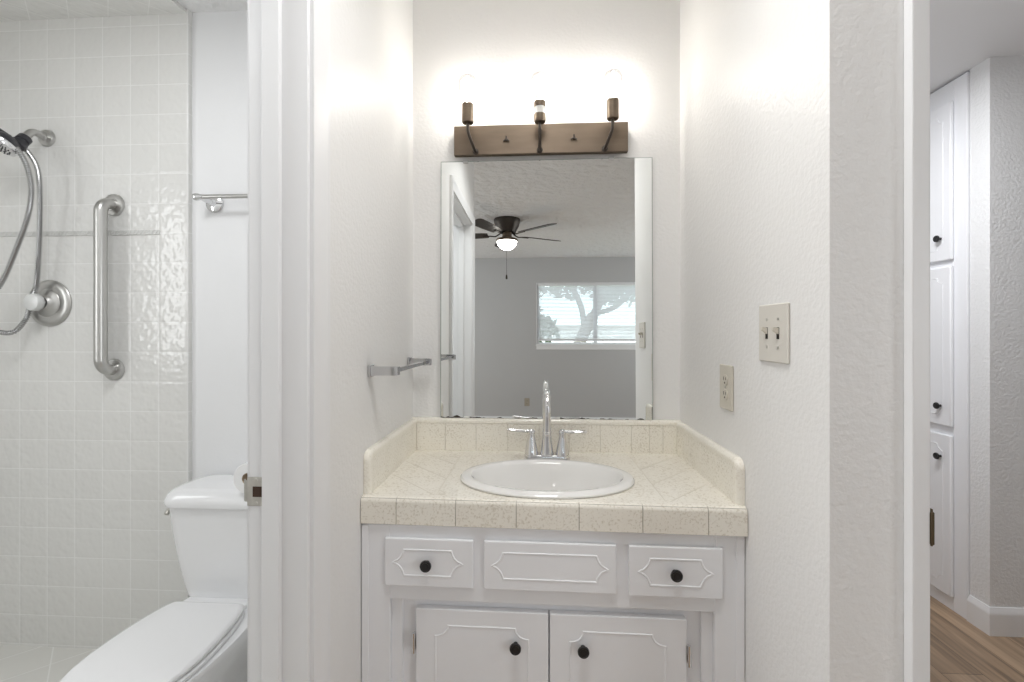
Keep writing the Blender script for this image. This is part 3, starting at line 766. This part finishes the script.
def outlet(label, loc, rotz, m):
    t = plate('wall_outlet', label, 'outlet', loc, rotz, 0.078, 0.119, m)
    for z in (-0.0195, 0.0195):
        b = BM(); poly = [(0.0165*math.cos(2*PI*i/28), z+max(-0.0135, min(0.0135, 0.0165*math.sin(2*PI*i/28)))) for i in range(28)]
        prism(b, poly, -0.0075, -0.0050); rc = obj('receptacle', b, m, t)
        b = BM()
        box(b, -0.0075, -0.0055, -0.0079, -0.0072, z-0.001, z+0.008); box(b, 0.0050, 0.0070, -0.0079, -0.0072, z+0.000, z+0.007); cyl(b, (0, -0.0072, z-0.0075), (0, -0.0079, z-0.0075), 0.0026, n=12)
        obj('contact_slot', b, M['hole'], rc)
    b = BM(); lathe(b, [(0.0032, 0), (0.0030, 0.0010), (0.0005, 0.0013)], (0, -0.0055, 0), (0, -1, 0), 14); obj('screw', b, M['nickel'], t)
    return t
outlet('almond duplex outlet low on the right alcove wall above the side splash', (xr(1.2445)-0.0004, 1.2445, 1.128), -PI/2+0.0117, M['almond'])
outlet('small almond outlet on the far bedroom wall seen in the mirror', (-0.180, -3.6, 0.333), PI, M['tanplate'])

# ---- square chrome towel bar on the left alcove wall
tb = thing('towel_bar', 'short square chrome towel bar on the left alcove wall beside the mirror', 'towel bar', (XL, 1.395, 1.1700))
for yy in (-0.185, 0.185):
    b = BM()
    box(b, 0.0, 0.010, yy-0.015, yy+0.015, -0.017, 0.017, 0.003, 2)
    loft(b, [[(x, yy-h, -v), (x, yy+h, -v), (x, yy+h, v), (x, yy-h, v)] for x, h, v in ((0.008, 0.013, 0.0145), (0.024, 0.0105, 0.0120), (0.074, 0.0100, 0.0120), (0.082, 0.0088, 0.0108))])
    obj('post', b, M['barchrome'], tb)
b = BM(); box(b, 0.062, 0.074, -0.176, 0.176, -0.0060, 0.0060, 0.0012, 1); obj('bar', b, M['barchrome'], tb)

# ================================================================== bathroom
TW = 1.62
# ---- toilet
to = thing('toilet', 'white two-piece toilet with closed lid against the bathroom wall', 'toilet', (-1.032, 1.628, 0.0), 0.0)
def rrect(hx, y0, y1, z, r, n=6):
    P = []
    for cx, cy, a0 in ((hx-r, y1-r, 0), (-hx+r, y1-r, PI/2), (-hx+r, y0+r, PI), (hx-r, y0+r, 1.5*PI)):
        for k in range(n+1):
            a = a0+PI/2*k/n; P.append((cx+r*math.cos(a), cy+r*math.sin(a), z))
    return P
def egg(hw, yb, yf, z, k=0.78, n=56, dx=0.0):
    """plan outline: blunt at the back yb, long round at the front yf"""
    P = []; L = yb-yf; yc = yb-0.50*L
    for i in range(n):
        a = 2*PI*i/n; c, s = math.cos(a), math.sin(a)
        if s >= 0:   # back part: straight sides that draw in to a short flat back edge
            t = min(1.0, a/PI*2 if a <= PI/2 else (PI-a)/PI*2)    # 0 at the widest place, 1 at the back's middle
            u = min(1.0, t/0.78); side = 1 if a <= PI/2 else -1
            w_ = hw*(1-0.30*(1-math.cos(u*PI/2))**0.9)
            x = side*(w_ if t < 0.78 else w_*(1-t)/0.22); y = yc+(yb-yc)*(math.sin(u*PI/2)**1.0 if u < 1 else 1.0)
        else:
            x = hw*c; y = yc+(yc-yf)*s
        P.append((dx+x, y, z))
    return P
b = BM()
loft(b, [egg(0.110, -0.16, -0.62, 0.0), egg(0.112, -0.15, -0.625, 0.02), egg(0.106, -0.15, -0.60, 0.06), egg(0.102, -0.14, -0.58, 0.15), egg(0.120, -0.12, -0.62, 0.23), egg(0.148, -0.10, -0.685, 0.31), egg(0.158, -0.09, -0.680, 0.350), egg(0.162, -0.085, -0.688, 0.372), egg(0.157, -0.09, -0.685, 0.385)])
# shelf under the tank
loft(b, [rrect(0.10, -0.24, -0.02, 0.24, 0.03), rrect(0.135, -0.24, -0.015, 0.33, 0.03), rrect(0.150, -0.25, -0.012, 0.376, 0.03)])
obj('bowl', b, M['porc'], to)
b = BM()
loft(b, [egg(0.150, -0.245, -0.678, 0.3855, dx=-0.012), egg(0.154, -0.242, -0.684, 0.388, dx=-0.012), egg(0.154, -0.242, -0.684, 0.395, dx=-0.012), egg(0.150, -0.244, -0.681, 0.3985, dx=-0.012)])
obj('seat', b, M['seatp'], to)
b = BM()
loft(b, [egg(0.148, -0.240, -0.680, 0.3995, dx=-0.017), egg(0.153, -0.236, -0.687, 0.402, dx=-0.017), egg(0.154, -0.236, -0.688, 0.409, dx=-0.017), egg(0.151, -0.239, -0.684, 0.414, dx=-0.017), egg(0.142, -0.248, -0.670, 0.4175, dx=-0.017), egg(0.09, -0.31, -0.60, 0.419, dx=-0.017)])
obj('lid', b, M['seatp'], to)
for s in (-1, 1):
    b = BM(); loft(b, [rrect(0.020, -0.232, -0.196, 0.376, 0.008), rrect(0.020, -0.232, -0.196, 0.391, 0.008), rrect(0.016, -0.228, -0.200, 0.396, 0.007)])
    for v in b.verts: v.co.x += s*0.072; v.co.y -= 0.006
    obj('hinge_cap', b, M['seatp'], to)
b = BM()
def tank(hx, yf, z, r=0.045): return rrect(hx, yf, -0.012, z, r, 8)
loft(b, [tank(0.158, -0.158, 0.377), tank(0.170, -0.166, 0.386), tank(0.182, -0.170, 0.430), tank(0.199, -0.175, 0.510), tank(0.214, -0.179, 0.600), tank(0.224, -0.182, 0.690)])
obj('tank', b, M['porc'], to)
b = BM()
def lidr(hx, yf, z, r=0.06): return rrect(hx, yf, -0.006, z, r, 10)
loft(b, [lidr(0.228, -0.188, 0.691), lidr(0.236, -0.195, 0.694), lidr(0.238, -0.197, 0.704), lidr(0.2365, -0.1955, 0.714), lidr(0.230, -0.189, 0.730), lidr(0.219, -0.178, 0.740), lidr(0.207, -0.167, 0.7445), lidr(0.190, -0.150, 0.746)])
obj('tank_lid', b, M['porc'], to)
b = BM()
lathe(b, [(0.013, 0), (0.013, 0.006), (0.008, 0.009)], (-0.216, -0.130, 0.668), (-1, 0, 0), 18)
tube(b, smooth_path([(-0.224, -0.130, 0.668), (-0.231, -0.132, 0.667), (-0.234, -0.140, 0.664), (-0.234, -0.152, 0.654)], 5), 0.0070, 12)
obj('flush_handle', b, M['nickel'], to)

# ---- spare roll lying on the tank lid
pr_ = thing('toilet_paper', 'white toilet paper roll lying end-on on the toilet tank, behind the strike plate', 'toilet paper', (-0.948, 1.478, 0.746+0.0500))
b = BM()
n = 40
def ringy(r, y): return [(r*math.cos(2*PI*i/n), y, r*math.sin(2*PI*i/n)) for i in range(n)]
loft(b, [ringy(0.0192, -0.05), ringy(0.0485, -0.05), ringy(0.0500, -0.047), ringy(0.0500, 0.047), ringy(0.0485, 0.05), ringy(0.0192, 0.05), ringy(0.0192, -0.05)], False, False)
bmesh.ops.remove_doubles(b, verts=b.verts, dist=1e-5)
obj('paper', b, M['paper'], pr_)
b = BM(); loft(b, [ringy(0.0188, -0.0495), ringy(0.0192, -0.0495), ringy(0.0192, 0.0495), ringy(0.0188, 0.0495), ringy(0.0188, -0.0495)], False, False); obj('cardboard_core', b, M['card'], pr_)

# ---- grab bar
gb = thing('grab_bar', 'vertical brushed steel grab bar on the tiled shower wall', 'grab bar', (-1.594, TW, 1.443))
R0 = 0.020
for z in (0.309, -0.309):
    b = BM(); lathe(b, [(0.041, 0), (0.041, 0.004), (0.038, 0.009), (0.024, 0.012)], (0, 0, z), (0, -1, 0), 36); obj('flange', b, M['steel'], gb)
b = BM()
L = 0.309; rb = 0.038; O = 0.054
pts = [(0, -0.004, L), (0, -O+rb, L)]
for k in range(1, 9):
    a = PI/2*k/8; pts.append((0, -O+rb-rb*math.sin(a), L-rb+rb*math.cos(a)))
for k in range(0, 9):
    a = PI/2*k/8; pts.append((0, -O+rb-rb*math.cos(a), -L+rb-rb*math.sin(a)))
pts.append((0, -0.004, -L))
tube(b, pts, R0, 24); obj('bar', b, M['steel'], gb)

# ---- round towel rail on the white bathroom wall
tr = thing('towel_rail', 'round brushed steel towel rail on the white bathroom wall above the toilet', 'towel bar', (-1.214, YB, 1.756))
b = BM(); cyl(b, (-0.030, -0.060, 0.009), (0.56, -0.060, 0.009), 0.0078, n=20); obj('rod', b, M['steel'], tr)
b = BM(); lathe(b, [(0.004, -0.010), (0.0120, -0.008), (0.0140, 0.0), (0.0125, 0.010), (0.0095, 0.015), (0.0088, 0.024)], (-0.026, -0.060, 0.009), (1, 0, 0), 24); obj('end_cap', b, M['chrome'], tr)
for mx in (0.0, 0.50):
    b = BM(); lathe(b, [(0.033, 0), (0.033, 0.006), (0.029, 0.010), (0.014, 0.013), (0.009, 0.024)], (mx, 0, 0), (0, -1, 0), 30)
    k_ = 0.008*(mx < 0.1)
    tube(b, smooth_path([(mx, -0.020, 0.0), (mx-k_, -0.042, 0.003), (mx-k_*1.5, -0.060, 0.009)], 5), 0.0085, 14)
    obj('mount', b, M['chrome'], tr)

# ---- hand shower
hs = thing('hand_shower', 'chrome and black handheld shower head with coiled metal hose on tiled wall', 'shower head', (-1.862, TW, 2.010))
b = BM(); lathe(b, [(0.032, 0), (0.032, 0.004), (0.028, 0.011), (0.014, 0.014), (0.012, 0.020)], (0, 0, 0), (0, -1, 0), 30); obj('flange', b, M['steel'], hs)
b = BM(); tube(b, smooth_path([(0, -0.008, 0), (0.001, -0.035, 0.003), (0.004, -0.060, -0.004), (0.008, -0.078, -0.026), (0.011, -0.090, -0.048)], 6), 0.0125, 18); obj('shower_arm', b, M['steel'], hs)
b = BM()
lathe(b, [(0.016, -0.004), (0.0205, 0.0), (0.0205, 0.018), (0.017, 0.021), (0.017, 0.027), (0.023, 0.030), (0.023, 0.050), (0.016, 0.056)], (0.010, -0.084, -0.036), (0.05, -0.62, -0.78), 24)
obj('swivel_holder', b, M['blackplastic'], hs)
b = BM()
hax = Vector((-0.25, -0.50, -0.80)).normalized()
ho = Vector((0.010, -0.142, -0.070))
lathe(b, [(0.014, -0.020), (0.028, -0.014), (0.040, -0.002), (0.044, 0.012), (0.044, 0.020)], ho, hax, 32)
tube(b, smooth_path([ho-hax*0.008+Vector((0, -0.005, 0.0)), ho+Vector((-0.045, -0.025, 0.040)), ho+Vector((-0.10, -0.055, 0.052)), ho+Vector((-0.17, -0.085, 0.045))], 6), [0.019]*6+[0.016]*6+[0.014]*7, 18)
hh_ = obj('shower_handset', b, M['blackplastic'], hs)
b = BM(); lathe(b, [(0.0445, 0.012), (0.0462, 0.017), (0.044, 0.027), (0.038, 0.030), (0.024, 0.031), (0.0005, 0.0305)], ho, hax, 32)
u, v = frame(hax)
obj('spray_face', b, M['chrome'], hh_)
b = BM()
for rr_, cnt in ((0.009, 6), (0.019, 11), (0.030, 16)):
    for q in range(cnt):
        a = 2*PI*q/cnt; p = ho+hax*0.0295+u*(rr_*math.cos(a))+v*(rr_*math.sin(a)); cyl(b, p, p+hax*0.004, 0.0024, 0.0018, 8)
obj('nozzles', b, M['blackplastic'], hh_)
# hose: leaves the holder, loops below the frame's left edge, and comes back up to the handset
def ribbed(b, pts, r, pitch):
    P = smooth_path(pts, 24); L = [0.0]
    for a, c in zip(P[:-1], P[1:]): L.append(L[-1]+(c-a).length)
    tot = L[-1]; n = int(tot/pitch*4); out = []; j = 0
    for i in range(n+1):
        s = tot*i/n
        while j < len(L)-2 and L[j+1] < s: j += 1
        f = (s-L[j])/max(1e-9, L[j+1]-L[j]); out.append(P[j].lerp(P[j+1], f))
    tube(b, out, [r*(1.0 if i % 4 in (0, 1) else 0.70) for i in range(n+1)], 12)
b = BM()
rel = lambda x, y, z: (x+1.862, y-TW, z-2.010)
ribbed(b, [rel(-1.858, 1.525, 1.945), rel(-1.842, 1.535, 1.925), rel(-1.820, 1.548, 1.870), rel(-1.812, 1.55, 1.773), rel(-1.832, 1.565, 1.610), rel(-1.860, 1.580, 1.455), rel(-1.898, 1.593, 1.398), rel(-1.905, 1.593, 1.362), rel(-1.914, 1.586, 1.318), rel(-1.913, 1.548, 1.275), rel(-1.968, 1.54, 1.277),
           rel(-2.03, 1.53, 1.310), rel(-2.02, 1.515, 1.370), rel(-1.93, 1.50, 1.415), rel(-1.889, 1.50, 1.466), rel(-1.844, 1.50, 1.565), rel(-1.798, 1.50, 1.687), rel(-1.787, 1.50, 1.793), rel(-1.805, 1.49, 1.885), rel(-1.845, 1.47, 1.942), rel(-1.92, 1.43, 1.985)], 0.0088, 0.0078)
obj('hose', b, M['hose'], hs, sharp=20)

# ---- shower valve
sv = thing('shower_valve', 'round chrome shower valve with clear knob below the shower hose', 'shower valve', (-1.852, TW, 1.384))
b = BM(); lathe(b, [(0.088, 0), (0.088, 0.004), (0.082, 0.010), (0.068, 0.013), (0.052, 0.012), (0.048, 0.016), (0.034, 0.019), (0.027, 0.026), (0.022, 0.030)], (0, 0, 0), (0, -1, 0), 44); obj('escutcheon', b, M['steel'], sv)
b = BM(); cyl(b, (0, -0.029, 0), (0, -0.039, 0), 0.012, n=24); obj('stem', b, M['chrome'], sv)
b = BM(); lathe(b, [(0.016, 0.037), (0.026, 0.039), (0.033, 0.047), (0.034, 0.059), (0.030, 0.067), (0.018, 0.071), (0.0005, 0.072)], (0, 0, 0), (0, -1, 0), 10); obj('knob', b, M['acrylic'], sv)

# ================================================================== hall linen cabinet
lc = thing('linen_cabinet', 'tall white built-in hall cabinet with three stacked doors and black knobs', 'cabinet', (1.9, 2.128, 0), -PI/2)
# local: x runs along world -y, so use x = -(Y-2.128); -y points out of the cabinet towards world -x
b = BM()
def bxl(b, ya, yb, d0, d1, z0, z1, bev=0.0012): box(b, -(yb-2.128), -(ya-2.128), d0, d1, z0, z1, bev, 1)
ye = 2.95
bxl(b, 2.128, 2.195, -0.010, 0.02, 0.0, 2.425); bxl(b, 2.56, ye, -0.010, 0.02, 0.0, 2.425)
for z0, z1 in ((0.0, 0.075), (0.79, 0.855), (1.565, 1.615), (2.32, 2.425)): bxl(b, 2.195, 2.56, -0.010, 0.02, z0, z1)
bxl(b, 2.128, ye, 0.02, 0.028, 0.0, 2.425, 0)
obj('cabinet_body', b, M['cab'], lc)
for z0, z1, kz in ((1.607, 2.330, 1.710), (0.841, 1.576, 0.931), (0.065, 0.800, 0.696)):
    b = BM(); bxl(b, 2.189, 2.565, -0.028, -0.0105, z0, z1, 0.004)
    xa, xb = -(2.565-2.128), -(2.189-2.128)
    bead(b, clipped_panel(xa+0.040, xb-0.040, z0+0.050, z1-0.050, 0.030, 0.030), -0.028)
    o = obj('door', b, M['cab'], lc); knob(o, -(2.240-2.128), -0.028, kz, 0.0155)

# ================================================================== bedroom: ceiling fan
fn = thing('ceiling_fan', 'dark bronze ceiling fan with lit glass bowl seen in the mirror', 'ceiling fan', (-0.331, -1.42, 2.505))
b = BM(); lathe(b, [(0.134, 0), (0.138, -0.008), (0.134, -0.040), (0.128, -0.048), (0.128, -0.060), (0.120, -0.082), (0.100, -0.115), (0.092, -0.135), (0.070, -0.140)], (0, 0, 0), n=40); obj('motor_housing', b, M['darkbronze'], fn)
b = BM(); lathe(b, [(0.048, -0.138), (0.050, -0.190), (0.090, -0.200), (0.110, -0.208), (0.114, -0.222), (0.108, -0.230)], (0, 0, 0), n=40); obj('light_kit', b, M['bronze'], fn)
b = BM(); lathe(b, [(0.104, -0.228), (0.102, -0.245), (0.092, -0.272), (0.070, -0.298), (0.040, -0.314), (0.0005, -0.319)], (0, 0, 0), n=36); obj('glass_bowl', b, M['fanglass'], fn)
for k in range(5):
    a = math.radians(-138+72*k+180)
    R_ = Matrix.Rotation(a, 4, 'Z')
    b = BM()
    pitch = math.radians(-12)
    pts = []
    for x, hw in ((0.20, 0.048), (0.26, 0.056), (0.45, 0.064), (0.58, 0.066), (0.615, 0.060), (0.635, 0.042)): pts.append((x, hw))
    ring_t = [(x, -h, 0) for x, h in pts] + [(x, h, 0) for x, h in reversed(pts)]
    rows = [[(x, y*math.cos(pitch), -0.165+dz+y*math.sin(pitch)) for x, y, _ in ring_t] for dz in (0.0, 0.006)]
    loft(b, rows)
    bmesh.ops.transform(b, matrix=R_, verts=b.verts)
    bl = obj('blade', b, M['darkbronze'], fn)
    b = BM(); tube(b, smooth_path([(0.06, 0, -0.138), (0.12, 0.004, -0.172), (0.17, 0, -0.170), (0.25, 0, -0.168)], 5), 0.012, 10, flat=0.5)
    bmesh.ops.transform(b, matrix=R_, verts=b.verts)
    obj('blade_iron', b, M['darkbronze'], bl)
b = BM(); cyl(b, (0.0, 0.05, -0.225), (0.0, 0.05, -0.600), 0.0016, n=8); pc = obj('pull_chain', b, M['darkbronze'], fn)
b = BM(); lathe(b, [(0.003, 0.0), (0.008, -0.008), (0.011, -0.038), (0.007, -0.048)], (0.0, 0.05, -0.580), n=16); obj('pull', b, M['darkbronze'], pc)

# ---- window blind
wb = thing('window_blind', 'white horizontal slat blind lowered over the bedroom window', 'blind', ((WX0+WX1)/2, -3.612, WZ0))
hw = (WX1-WX0)/2-0.008
b = BM(); box(b, -hw, hw, -0.014, 0.016, WZ1-WZ0-0.040, WZ1-WZ0-0.002, 0.002, 1); obj('headrail', b, M['blind'], wb)
b = BM()
zz = 0.085
while zz < WZ1-WZ0-0.045:
    t_ = math.radians(42); d = 0.0125
    loft(b, [[(x, -d*math.cos(t_), zz-d*math.sin(t_)), (x, 0, zz+0.0016), (x, d*math.cos(t_), zz+d*math.sin(t_)), (x, 0, zz+0.0008)] for x in (-hw, hw)])
    zz += 0.0205
obj('slats', b, M['blind'], wb, smooth=False)
b = BM(); box(b, -hw, hw, -0.013, 0.013, 0.055, 0.078, 0.003, 1); obj('bottom_rail', b, M['blind'], wb)
for x in (-hw*0.82, -hw*0.28, hw*0.28, hw*0.82):
    b = BM(); cyl(b, (x, 0.0135, 0.07), (x, 0.0135, WZ1-WZ0-0.03), 0.0009, n=6); obj('cord', b, M['blind'], wb)

# ================================================================== outside the window
b = BM(); box(b, -12, 14, -24, -3.8, -0.3, -0.2); struct('ground', b, M['earth'])
b = BM(); box(b, -12, 14, -13.2, -13.0, -0.2, 1.75); box(b, -12, 14, -13.25, -12.95, 1.75, 1.82, 0.01, 1); struct('wall_garden', b, M['stucco'])
def leafy(b, c, r, n, size):
    for _ in range(n):
        d = Vector((random.gauss(0, 1), random.gauss(0, 1), random.gauss(0, 1))).normalized()*r*random.random()**0.4
        p = Vector(c)+Vector((d.x, d.y, d.z*0.8)); u = Vector((random.uniform(-1, 1), random.uniform(-1, 1), random.uniform(-1, 1))).normalized(); v_ = u.orthogonal().normalized()
        s = size*random.uniform(0.6, 1.3); n3 = u.cross(v_)*s*0.12
        q = [p+u*s, p+v_*s*0.5+n3, p-u*s, p-v_*s*0.5+n3]
        b.faces.new([b.verts.new(x) for x in q])
t1 = thing('garden_tree', 'tree with leaning trunk outside the bedroom window', 'tree', (1.6, -9.4, -0.2))
b = BM(); tube(b, smooth_path([(-0.85, 0, 0), (-0.7, 0, 0.8), (-0.35, 0, 1.7), (0.05, 0.1, 2.5), (0.25, 0.1, 3.3)], 6), [0.20]*8+[0.16]*8+[0.11]*9, 12)
tube(b, smooth_path([(-0.35, 0, 1.7), (-0.45, 0.1, 2.4), (-0.8, 0.2, 3.1)], 5), 0.08, 10)
tube(b, smooth_path([(-0.1, 0, 2.2), (0.5, 0.0, 2.4), (1.0, 0.1, 2.9)], 5), 0.07, 10); obj('trunk', b, M['bark'], t1)
b = BM()
for c, r, n in (((0.1, 0, 3.3), 0.9, 520), ((-0.9, 0.2, 3.2), 0.75, 380), ((1.1, 0.1, 3.1), 0.8, 420), ((0.4, 0.2, 2.75), 0.45, 150)): leafy(b, c, r, n, 0.11)
obj('foliage', b, M['leaf'], t1, smooth=False)
t2 = thing('garden_shrub', 'tall dense shrub outside the window at the blind\'s edge', 'shrub', (-0.55, -6.2, -0.2))
b = BM()
for x in (-0.2, 0.1, 0.35): tube(b, smooth_path([(x*0.4, 0, 0), (x, 0.05, 0.9), (x*1.8, 0.1, 2.0)], 5), 0.035, 8)
obj('stem', b, M['bark'], t2)
b = BM()
for c, r, n in (((0, 0, 0.8), 0.65, 420), ((0.25, 0, 1.6), 0.75, 520), ((-0.2, 0.1, 2.3), 0.8, 520), ((0.4, 0.1, 2.9), 0.6, 300)): leafy(b, c, r, n, 0.10)
obj('foliage', b, M['leaf'], t2, smooth=False)
t3 = thing('garden_palm', 'drooping fronds of a palm outside the right half of the bedroom window', 'palm', (3.1, -6.3, -0.2))
b = BM(); tube(b, [(0, 0, 0), (0.05, 0, 1.5), (0, 0, 3.2)], 0.13, 12); obj('trunk', b, M['bark'], t3)
b = BM()
for k in range(22):
    a = 2*PI*k/22+random.uniform(-.1, .1); L_ = random.uniform(1.0, 1.5); up = random.uniform(0.1, 0.6)
    prev = None
    for q in range(9):
        f = q/8; p = Vector((math.cos(a)*L_*f, math.sin(a)*L_*f, 3.2+up*f-1.3*f*f)); 
        if prev is not None:
            for sgn in (-1, 1):
                sd = Vector((-math.sin(a), math.cos(a), -0.5*sgn*0+-0.6)).normalized() if sgn > 0 else Vector((math.sin(a), -math.cos(a), -0.6)).normalized()
                b.faces.new([b.verts.new(x) for x in (prev, p, p+sd*0.24*(1-f*0.6))])
        prev = p
obj('fronds', b, M['leaf'], t3, smooth=False)
